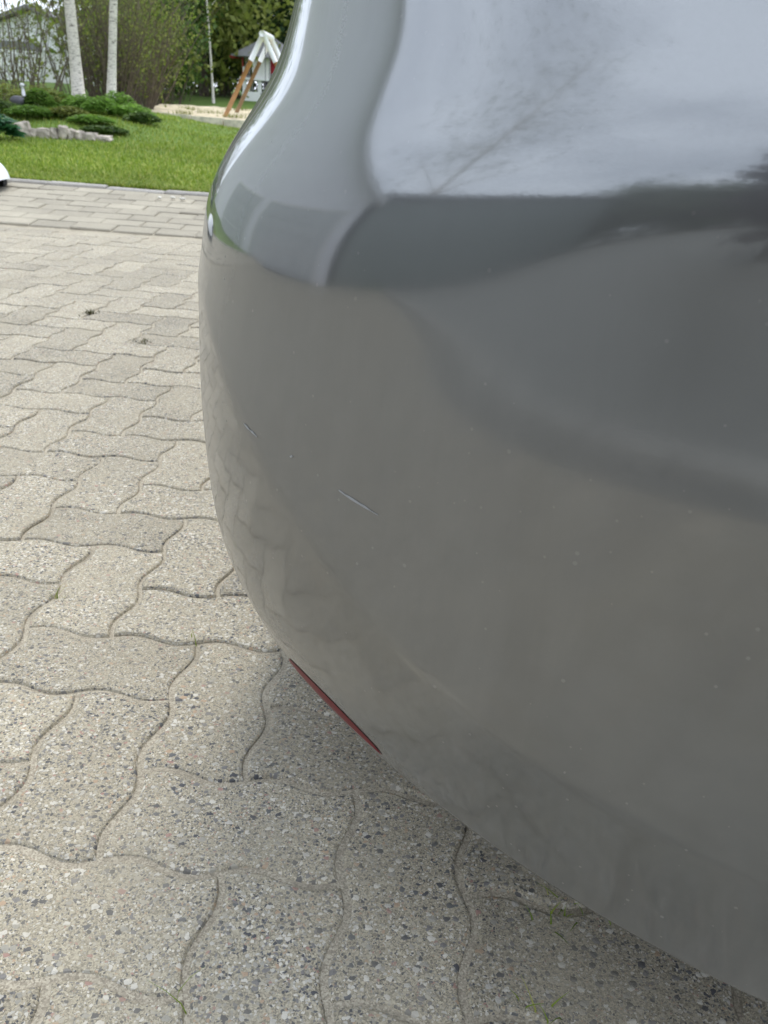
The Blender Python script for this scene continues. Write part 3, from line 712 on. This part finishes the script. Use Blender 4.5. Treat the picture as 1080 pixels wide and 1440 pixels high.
for x, y, r_, h_, m_, lb in ((-5.05, 12.0, .17, .34, m_leaf_plant, 'dense rounded green mound beside the goose ornament'), (-4.62, 12.6, .2, .30, m_leaf_plant, 'green leafy mound in front of the thick birch'), (-4.30, 12.3, .22, .27, m_leaf_plant, 'leafy mound in front of the slim birch'), (-3.98, 12.6, .26, .24, m_leaf_plant, 'spreading green mound towards the timber edging'), (-3.72, 12.2, .2, .20, m_leaf_mid, 'low dull green cushion at the end of the bed'), (-4.35, 11.2, .2, .16, m_leaf_yel, 'low light green cushion behind the stone edging'), (-4.0, 11.0, .22, .15, m_leaf_plant, 'low bright cushion behind the last edging stones'), (-3.7, 10.6, .22, .12, m_leaf_mid, 'flat cushion spilling on the lawn beside the stones'), (-4.75, 11.0, .24, .14, m_leaf_plant, 'low green cushion behind the first edging stones'), (-5.3, 11.3, .26, .2, m_leaf_mid, 'dull green cushion in front of the goose ornament'), (-5.55, 13.3, .34, .42, m_leaf_yel, 'yellow green shrub behind the goose ornament'), (-5.95, 12.8, .34, .38, m_leaf_yel, 'yellow green shrub at the rim of the thicket'), (-4.9, 13.2, .26, .36, m_leaf_plant, 'fresh green mound between the two birches'), (-4.45, 13.4, .24, .32, m_leaf_plant, 'fresh green mound right of the slim birch foot'), (-5.4, 13.6, .24, .34, m_leaf_plant, 'fresh green mound left of the thick birch foot')):
    clump('bed_plant', (x, y, G(x, y)), r_*1.25, h_*(.62+.35*random.random()), 900, .062, m_, lb, group='plants in the bed')
# goose ornament
go_scale = .8
go = thing('goose_ornament', (-5.24, 11.85, G(-5.24, 11.85)+.03), 'small goose ornament with dark body and upright white neck in the bed', 'ornament')
go.scale = (go_scale,)*3
MB().ell((-.04, 0, .12), (.13, .07, .075), 16, 10).build('body', m_ornd, go, True)
MB().tube([(.04, 0, .13), (.075, 0, .2), (.07, 0, .28), (.062, 0, .34)], [.045, .03, .024, .022], 10).build('neck', m_ornw, go, True)
hd = MB().ell((.068, 0, .355), (.042, .03, .03), 12, 8).build('head', m_ornw, go, True)
MB().tube([(.10, 0, .352), (.145, 0, .342)], [.014, .004], 8).build('beak', m_ornd, hd, True)
MB().tube([(-.04, .02, 0), (-.04, .02, .07)], .01, 6).tube([(-.04, -.02, 0), (-.04, -.02, .07)], .01, 6).build('feet', m_ornd, go)
# timber edging of the play ground, sand behind it
x_ = -4.55
for i in range(4):
    a = Vector((x_+i*.62, 16.0-.12*i, 0)); z = G(a.x+.3, a.y)
    o = MB().box(0, .60, -.06, .06, 0, .15+.012*random.random()).build('edging_timber', m_slab, None, False, (a.x, a.y, z-.01)); o.rotation_euler.z = -.19
    tag(o, ['cracked pale timber at the thicket end of the play ground edging', 'second pale timber of the play ground edging, next to the cracked one', 'third pale timber of the play ground edging, before the swing foot', 'last pale timber of the play ground edging, beside the car'][i], 'timber', 'timbers edging the play ground')
def SZ(x, y): return float(np.interp(y, [15.7, 16.2, 17, 18.4, 19.6, 20.6], [.10, .335, .385, .435, .50, .2])) + .03*mnoise.noise(Vector((x*2, y*2, 3))) + .02*mnoise.noise(Vector((x*7, y*7, 3)))
P_ = [[(x, y, SZ(x, y)) for x in np.arange(-5.4, -1.4, .12)] for y in np.arange(15.75, 20.6, .12)]
tag(MB().grid(P_).build('sandy_ground', m_sandy, None, True), kind='structure')
WL = ['yellowish weed tuft on the sand behind the cracked timber', 'weed tuft on the sand in the middle of the play ground', 'weed tuft on the sand in front of the swing leg', 'weed tuft on the sand between the swing legs', 'weed tuft on the sand under the green bush', 'weed tuft on the sand behind the swing']
for k, (x, y, n_) in enumerate(((-4.3, 16.7, 60), (-3.9, 17.3, 50), (-3.3, 16.5, 60), (-3.0, 17.6, 60), (-4.6, 18.3, 50), (-3.7, 18.9, 60))):
    tag(tuft((x, y, SZ(x, y)+.0), n_, .11, WL[k], m_leaf_yel, .12, .8, .007, 'weed_tuft', 'plant'), group='weeds on the sand', kind='stuff')
# swing frame
sw = thing('swing_frame', (-2.85, 17.4, SZ(-2.85, 17.4)), 'orange timber swing frame with white wrapped upper legs', 'swing')
OW = Vector(sw.location)
ap1, ap2 = Vector((-2.761, 16.6, 1.746)), Vector((-2.905, 18.4, 1.815))
for ap, fx, y in ((ap1, (-3.515, -2.0), 16.6), (ap2, (-3.65, -2.15), 18.4)):
    for x in fx:
        ft = Vector((x, y, SZ(x, y)-.05)); mid = ap + (ft-ap)*.30
        lg = MB().tube([mid-OW, ft-OW], .040, 10).build('leg', m_wood if y < 17 else m_wood_d, sw, True)
        MB().tube([ap-OW, mid-OW], .047, 10).build('white_sleeve', m_white, lg, True)
MB().tube([ap1-OW-Vector((0, .12, 0)), ap2-OW+Vector((0, .12, 0))], .055, 10).build('beam', m_white, sw, True)
for y in (17.25, 17.75):
    MB().tube([(-2.83-OW.x, y-OW.y, 1.76-OW.z), (-2.83-OW.x, y-OW.y, .80-OW.z)], .008, 5).build('rope', m_ornd, sw)
MB().box(-2.92-OW.x, -2.74-OW.x, 17.22-OW.y, 17.78-OW.y, .78-OW.z, .805-OW.z).build('seat', m_black, sw)
# play house on posts
hx, hy = -4.22, 26.6; hz = G(hx, hy)
ph_ = thing('play_house', (hx, hy, hz), 'white raised play house with grey pyramid roof and red curtain', 'play house')
MB().box(-.72, .72, -.62, .62, -.05, .22).build('base_box', m_white, ph_)
for x in (-.66, -.22, .22, .66):
    for y in (-.56, .56): MB().box(x-.05, x+.05, y-.05, y+.05, .22, .52).build('post', m_white, ph_)
MB().box(-.78, .78, -.68, .68, .52, .58).build('floor', m_white, ph_)
for i in range(4): MB().box(-.42+i*.13, -.42+i*.13+.124, -.62, -.59, .58, 1.16).build('wall_board', m_wallw, ph_)
for i in range(9): MB().box(-.70, -.67, -.6+i*.135, -.6+i*.135+.128, .58, 1.12 if i > 2 else .85).build('wall_board', m_wallw, ph_)
for i in range(10): MB().box(-.70+i*.14, -.70+i*.14+.132, .59, .62, .58, 1.16).build('wall_board', m_wallw, ph_)
for x in (.26, .38, .5, .62): MB().box(x, x+.05, -.62, -.60, .58, .80).build('baluster', m_white, ph_)
MB().grid([[(.10+.24*i/10, -.57+.02*math.sin(i*1.9), z) for i in range(11)] for z in (.72, 1.16)]).build('curtain', m_red, ph_)
MB().grid([[(.36+.2*i/10, -.58+.02*math.sin(i*2.1), z) for i in range(11)] for z in (.72, 1.16)]).build('curtain', m_navy, ph_)
MB().box(-.74, -.70, -.5, -.42, .60, 1.1).build('shutter', m_redpaint, ph_)
MB().box(-.2, .6, .2, .5, .23, .5).build('storage_box', m_navy, ph_)
rf = MB(); rf.add([(-.98, -.86, 1.12), (.98, -.86, 1.12), (.98, .86, 1.12), (-.98, .86, 1.12), (0, 0, 1.72), (-.98, -.86, 1.09), (.98, -.86, 1.09), (.98, .86, 1.09), (-.98, .86, 1.09)], [(0, 1, 4), (1, 2, 4), (2, 3, 4), (3, 0, 4), (5, 6, 1, 0), (6, 7, 2, 1), (7, 8, 3, 2), (8, 5, 0, 3), (8, 7, 6, 5)])
rf.build('roof', m_roofgrey, ph_)
MB().box(-1.16, -.9, -.2, .3, 1.06, 1.12).build('red_trim', m_redpaint, ph_)
# far white house behind the thicket
fh = thing('white_house', (-15.2, 33.5, G(-15, 33)), 'white rendered house with grey gable seen through bare shrubs', 'house')
hzz = fh.location.z
def gable(mb, x0, x1, y, ze, zp, th=.15):
    xm = (x0+x1)/2; return mb.add([(x0, y, -.3), (x1, y, -.3), (x1, y, ze), (xm, y, zp), (x0, y, ze), (x0, y+th, -.3), (x1, y+th, -.3), (x1, y+th, ze), (xm, y+th, zp), (x0, y+th, ze)], [(0, 1, 2, 3, 4), (9, 8, 7, 6, 5), (0, 5, 6, 1), (1, 6, 7, 2), (2, 7, 8, 3), (3, 8, 9, 4), (4, 9, 5, 0)])
ap_z = 3.12-hzz; wl = gable(MB(), -2.6, 5.0, 0, ap_z-1.3, ap_z); wl.build('wall', m_wallw, fh)
MB().box(-2.6, 5.0, .15, 8, -.3, ap_z-1.4).build('rear_wall', m_wallw, fh)
MB().add([(-2.4, -.03, ap_z-1.25), (4.8, -.03, ap_z-1.25), (1.2, -.03, ap_z-.04)], [(0, 1, 2)]).build('gable_boarding', m_greyboard, fh)
for sg in (-1, 1):
    xm = 1.2; xe = xm+sg*4.2
    MB().add([(xm, -.4, ap_z+.05), (xe, -.4, ap_z-1.45), (xe, 8.3, ap_z-1.45), (xm, 8.3, ap_z+.05), (xm, -.4, ap_z+.17), (xe, -.4, ap_z-1.33), (xe, 8.3, ap_z-1.33), (xm, 8.3, ap_z+.17)], [(0, 1, 2, 3), (7, 6, 5, 4), (0, 4, 5, 1), (1, 5, 6, 2), (2, 6, 7, 3)]).build('roof', m_roofgrey, fh)
dh = MB().box(-1.4, 1.35, -.07, -.02, -.2, 1.0).build('garage_door', m_white, fh)
for k in range(4): MB().box(-1.36, 1.31, -.085, -.071, -.16+k*.29, .09+k*.29).build('panel', m_white, dh)
MB().box(-1.5, 1.45, -.08, -.02, 1.0, 1.28).build('lintel', m_roofgrey, fh)
wd_ = MB().box(2.6, 3.5, -.05, -.01, .3, 1.1).build('window', m_white, fh); MB().box(2.68, 3.42, -.06, -.051, .38, 1.02).build('pane', m_glass, wd_)
# bare shrubs, wood behind
TH = [(-6.6, 15.2, 2.6, 1.5, 26, 420, m_leaf_yel, 'bare brown shrub with a few yellow leaves before the white house'), (-7.7, 16.2, 2.8, 1.6, 26, 420, m_leaf_yel, 'wide bare shrub at the far end of the bed'), (-6.1, 16.6, 3.0, 1.3, 34, 620, m_leaf_yel, 'twiggy shrub close left of the thick birch'), (-5.9, 17.6, 3.0, 1.0, 26, 1500, m_leaf_birch, 'twiggy shrub with spring leaves between the birches'), (-5.6, 16.7, 2.9, .7, 60, 420, m_leaf_yel, 'dense brown thicket right of the slim birch'), (-5.35, 17.3, 2.8, .6, 44, 520, m_leaf_yel, 'dense brown thicket beside the timber edging'), (-5.9, 19.0, 3.4, 1.3, 40, 1600, m_leaf_birch, 'leafing shrub behind the brown thicket'), (-8.8, 18.5, 3.2, 1.6, 18, 300, m_leaf_yel, 'tall bare shrub before the house gable')]
for x, y, h_, s_, n_, nl, m_, lb in TH: thicket('bare_shrub', (x, y, G(x, y)), h_, s_, n_, int(nl*1.6), .034, m_, lb, 'shrubs behind the bed', rst=.013)
for x, y, h_, s_, n_, nl, m_, lb in ((-6.2, 22.6, 2.6, 1.4, 40, 2600, m_leaf_mid, 'leafy green bush at the rim of the sandy play ground'), (-6.3, 21.5, 2.8, 1.6, 40, 2600, m_leaf_yel, 'light green bush behind the brown thicket'), (-6.9, 24.5, 3.2, 1.8, 40, 3000, m_leaf_mid, 'tall green bush beside the thin far birch'), (-3.9, 30, 3.2, 2.4, 40, 3000, m_leaf_dark, 'dark bush right behind the play house'), (-6.0, 29.5, 3.4, 2.4, 40, 3400, m_leaf_mid, 'broad bush at the shaded side of the play house'), (-7.6, 29, 3.4, 2.4, 40, 3400, m_leaf_mid, 'broad bush behind the thin far birch'), (-5.2, 33, 3.6, 2.6, 40, 3400, m_leaf_dark, 'dark undergrowth under the tall trees'), (-8.2, 33.5, 3.6, 2.8, 40, 3400, m_leaf_dark, 'dark undergrowth deep in the wood')):
    thicket('green_bush', (x, y, G(x, y)), h_, s_, n_, int(nl*1.5), .075, m_, lb, 'green bushes of the wood edge', rst=.012)
WT = [(-6.4, 27.5, 9, .13, 2.2, 3.2, m_leaf_yel, 'light green deciduous tree behind the brown thicket'), (-8.6, 26, 8.5, .12, 2.0, 3.4, m_leaf_birch, 'yellow green tree behind the birches'), (-4.6, 31, 10, .16, 2.5, 3.4, m_leaf_dark, 'dark green tree towering over the play house'), (-6.9, 33, 11, .16, 2.8, 3.6, m_leaf_mid, 'mid green tree at the back of the wood'), (-2.2, 33, 11, .16, 2.6, 3.8, m_leaf_dark, 'dark green tree behind the grey car'), (-11, 38, 12, .18, 3.0, 4.0, m_leaf_mid, 'tall tree behind the white house'), (1.5, 34, 11, .16, 2.8, 4.0, m_leaf_mid, 'broad tree beyond the car roof'), (5.5, 30, 10, .15, 2.6, 3.6, m_leaf_dark, 'dark tree standing far past the car'), (-9.6, 31, 10, .14, 2.4, 3.6, m_leaf_yel, 'spring green tree beside the white house')]
for x, y, h_, rt, cr_, ch, m_, lb in WT:
    tree('wood_tree', (x, y, G(x, y)), h_, rt, (0, 0, 3.6), (cr_, cr_, ch), 7000, .125, m_, m_bark, lb, group='trees of the wood', clumps=46, limbs=12)

# ------------------------------------------------------------------ what stands behind the photographer and mirrors in the paint
# garage gable facing the driveway
gx = -8.55
gh = thing('garage_house', (gx, 6.35, 0), 'light grey gabled garage house with two white panel doors by the driveway', 'house')
gh.rotation_euler.z = 0
wp = [(-5.1, -.1), (9.5, -.1), (9.5, 6.9), (.7, 6.9), (-5.1, 3.0)]; n_ = len(wp)
MB().add([(0, y, z) for y, z in wp]+[(-8, y, z) for y, z in wp], [tuple(range(n_)), tuple(range(2*n_-1, n_-1, -1))]+[(k, n_+k, n_+(k+1) % n_, (k+1) % n_) for k in range(n_)]).build('wall', m_greyboard, gh)
for (ya, za), (yb, zb_) in (((-5.6, 2.68), (.7, 6.92)), ((.7, 6.92), (9.9, 6.96))):
    MB().add([(-8.4, ya, za), (.45, ya, za), (.45, yb, zb_), (-8.4, yb, zb_), (-8.4, ya, za+.18), (.45, ya, za+.18), (.45, yb, zb_+.18), (-8.4, yb, zb_+.18)], [(3, 2, 1, 0), (4, 5, 6, 7), (0, 1, 5, 4), (1, 2, 6, 5), (2, 3, 7, 6), (3, 0, 4, 7)]).build('roof', m_rooflight, gh)
for y0, y1 in ((-4.55, -.55), (.35, 4.35)):
    fr = MB(); fr.box(.01, .06, y0-.14, y0, 0, 2.62).box(.01, .06, y1, y1+.14, 0, 2.62).box(.01, .06, y0, y1, 2.5, 2.62)
    dr = MB().box(.01, .045, y0+.003, y1-.003, .02, 2.497).build('garage_door', m_doorgrey, gh)
    fr.build('door_frame', m_wallw, gh)
    for r_ in range(4):
        for c in range(4):
            a = y0+.12+c*(y1-y0-.2)/4; b = a+(y1-y0-.2)/4-.1; MB().box(.045, .062, a, b, .12+r_*.6, .60+r_*.6).build('panel', m_doorgrey, dr)
    for c in range(4):
        a = y0+.12+c*(y1-y0-.2)/4; MB().box(.062, .075, a+.04, a+(y1-y0-.2)/4-.14, .615, .665).build('white_strip', m_white, dr)  # row of short white strips across the lower part of the door
    MB().box(.005, .3, y0, y1, -.02, .015).build('base_shade_strip', m_baseshade, gh)  # dark strip standing in for the shadow at the door foot
# long dark boarded barn beside the garage, trees of the garden
ba, bb = Vector((-8.75, 1.0, 0)), Vector((-12.1, -7.6, 0)); bl = (bb-ba).length; bang = math.atan2(bb.y-ba.y, bb.x-ba.x)
bn = thing('boarded_barn', ba, 'long low barn with dark green grey upright boards beside the garage house', 'barn', rz=bang)
MB().box(.12, bl, .045, -4.2, -.1, 3.02).build('wall', m_barn, bn)
nbd = 46; bme = MB().box(0, bl/nbd-.012, 0, .04, .06, 3.0).mesh('board', m_barn)
for k in range(nbd): link('board', bme, bn, (.12+k*(bl-.12)/nbd, .047+.004*(k % 2), 0))
MB().box(.12, bl, .0, .062, -.1, .055).build('plinth', m_kerb, bn)
MB().add([(-.1, .35, 3.06), (bl+.3, .35, 3.06), (bl+.3, -4.5, 3.5), (-.1, -4.5, 3.5), (-.1, .35, 3.2), (bl+.3, .35, 3.2), (bl+.3, -4.5, 3.64), (-.1, -4.5, 3.64)], [(3, 2, 1, 0), (4, 5, 6, 7), (0, 1, 5, 4), (1, 2, 6, 5), (2, 3, 7, 6), (3, 0, 4, 7)]).build('roof', m_roofgrey, bn)
for i, (x, y, r_, h_) in enumerate(((-13.4, -9.6, 1.8, 4.6), (-11.2, -11.2, 1.7, 4.4), (-8.6, -12.6, 1.9, 4.6), (-5.2, -14, 2.2, 4.6), (-1.2, -14.8, 2.2, 4.8), (2.8, -14, 2.3, 4.8))):
    lb = ['round garden bush at the far end of the barn', 'second garden bush counted from the barn', 'third garden bush counted from the barn', 'fourth garden bush counted from the barn', 'fifth garden bush counted from the barn', 'last garden bush counted from the barn'][i]
    t_ = thing('garden_bush', (x, y, 0), lb, 'bush', 'bushes round the yard')
    leaf_cloud(5200, (0, 0, h_*.5), (r_, r_, h_*.46), .2, 70, .5).build('crown', m_leaf_hedge, t_)
    MB().tube([(0, 0, -.1), (0, 0, h_*.6)], [.12, .05], 8).build('trunk', m_bark, t_)
tree('garden_birch', (-16.5, -1.2, 0), 18, .2, (.4, .8, 12.2), (4.0, 4.6, 6.4), 2400, .13, m_leaf_pale, m_birch, 'tall birch with open crown beside the garage gable', limbs=14, clumps=40)
for x, y, r_, h_, lb in ((-1.62, -2.15, .30, 2.8, 'dark purple leaved bush standing just past the border kerb'), (-.6, -2.5, .5, 3.0, 'wider dark purple bush next in the border')):
    t_ = thing('purple_bush', (x, y, 0), lb, 'bush', 'purple bushes of the border')
    leaf_cloud(4500, (0, 0, h_*.52), (r_, r_, h_*.46), .07, 60, .5).build('crown', m_leaf_purple, t_)
    MB().tube([(0, 0, -.1), (0, 0, h_*.6)], [.05, .02], 8).build('trunk', m_bark, t_)
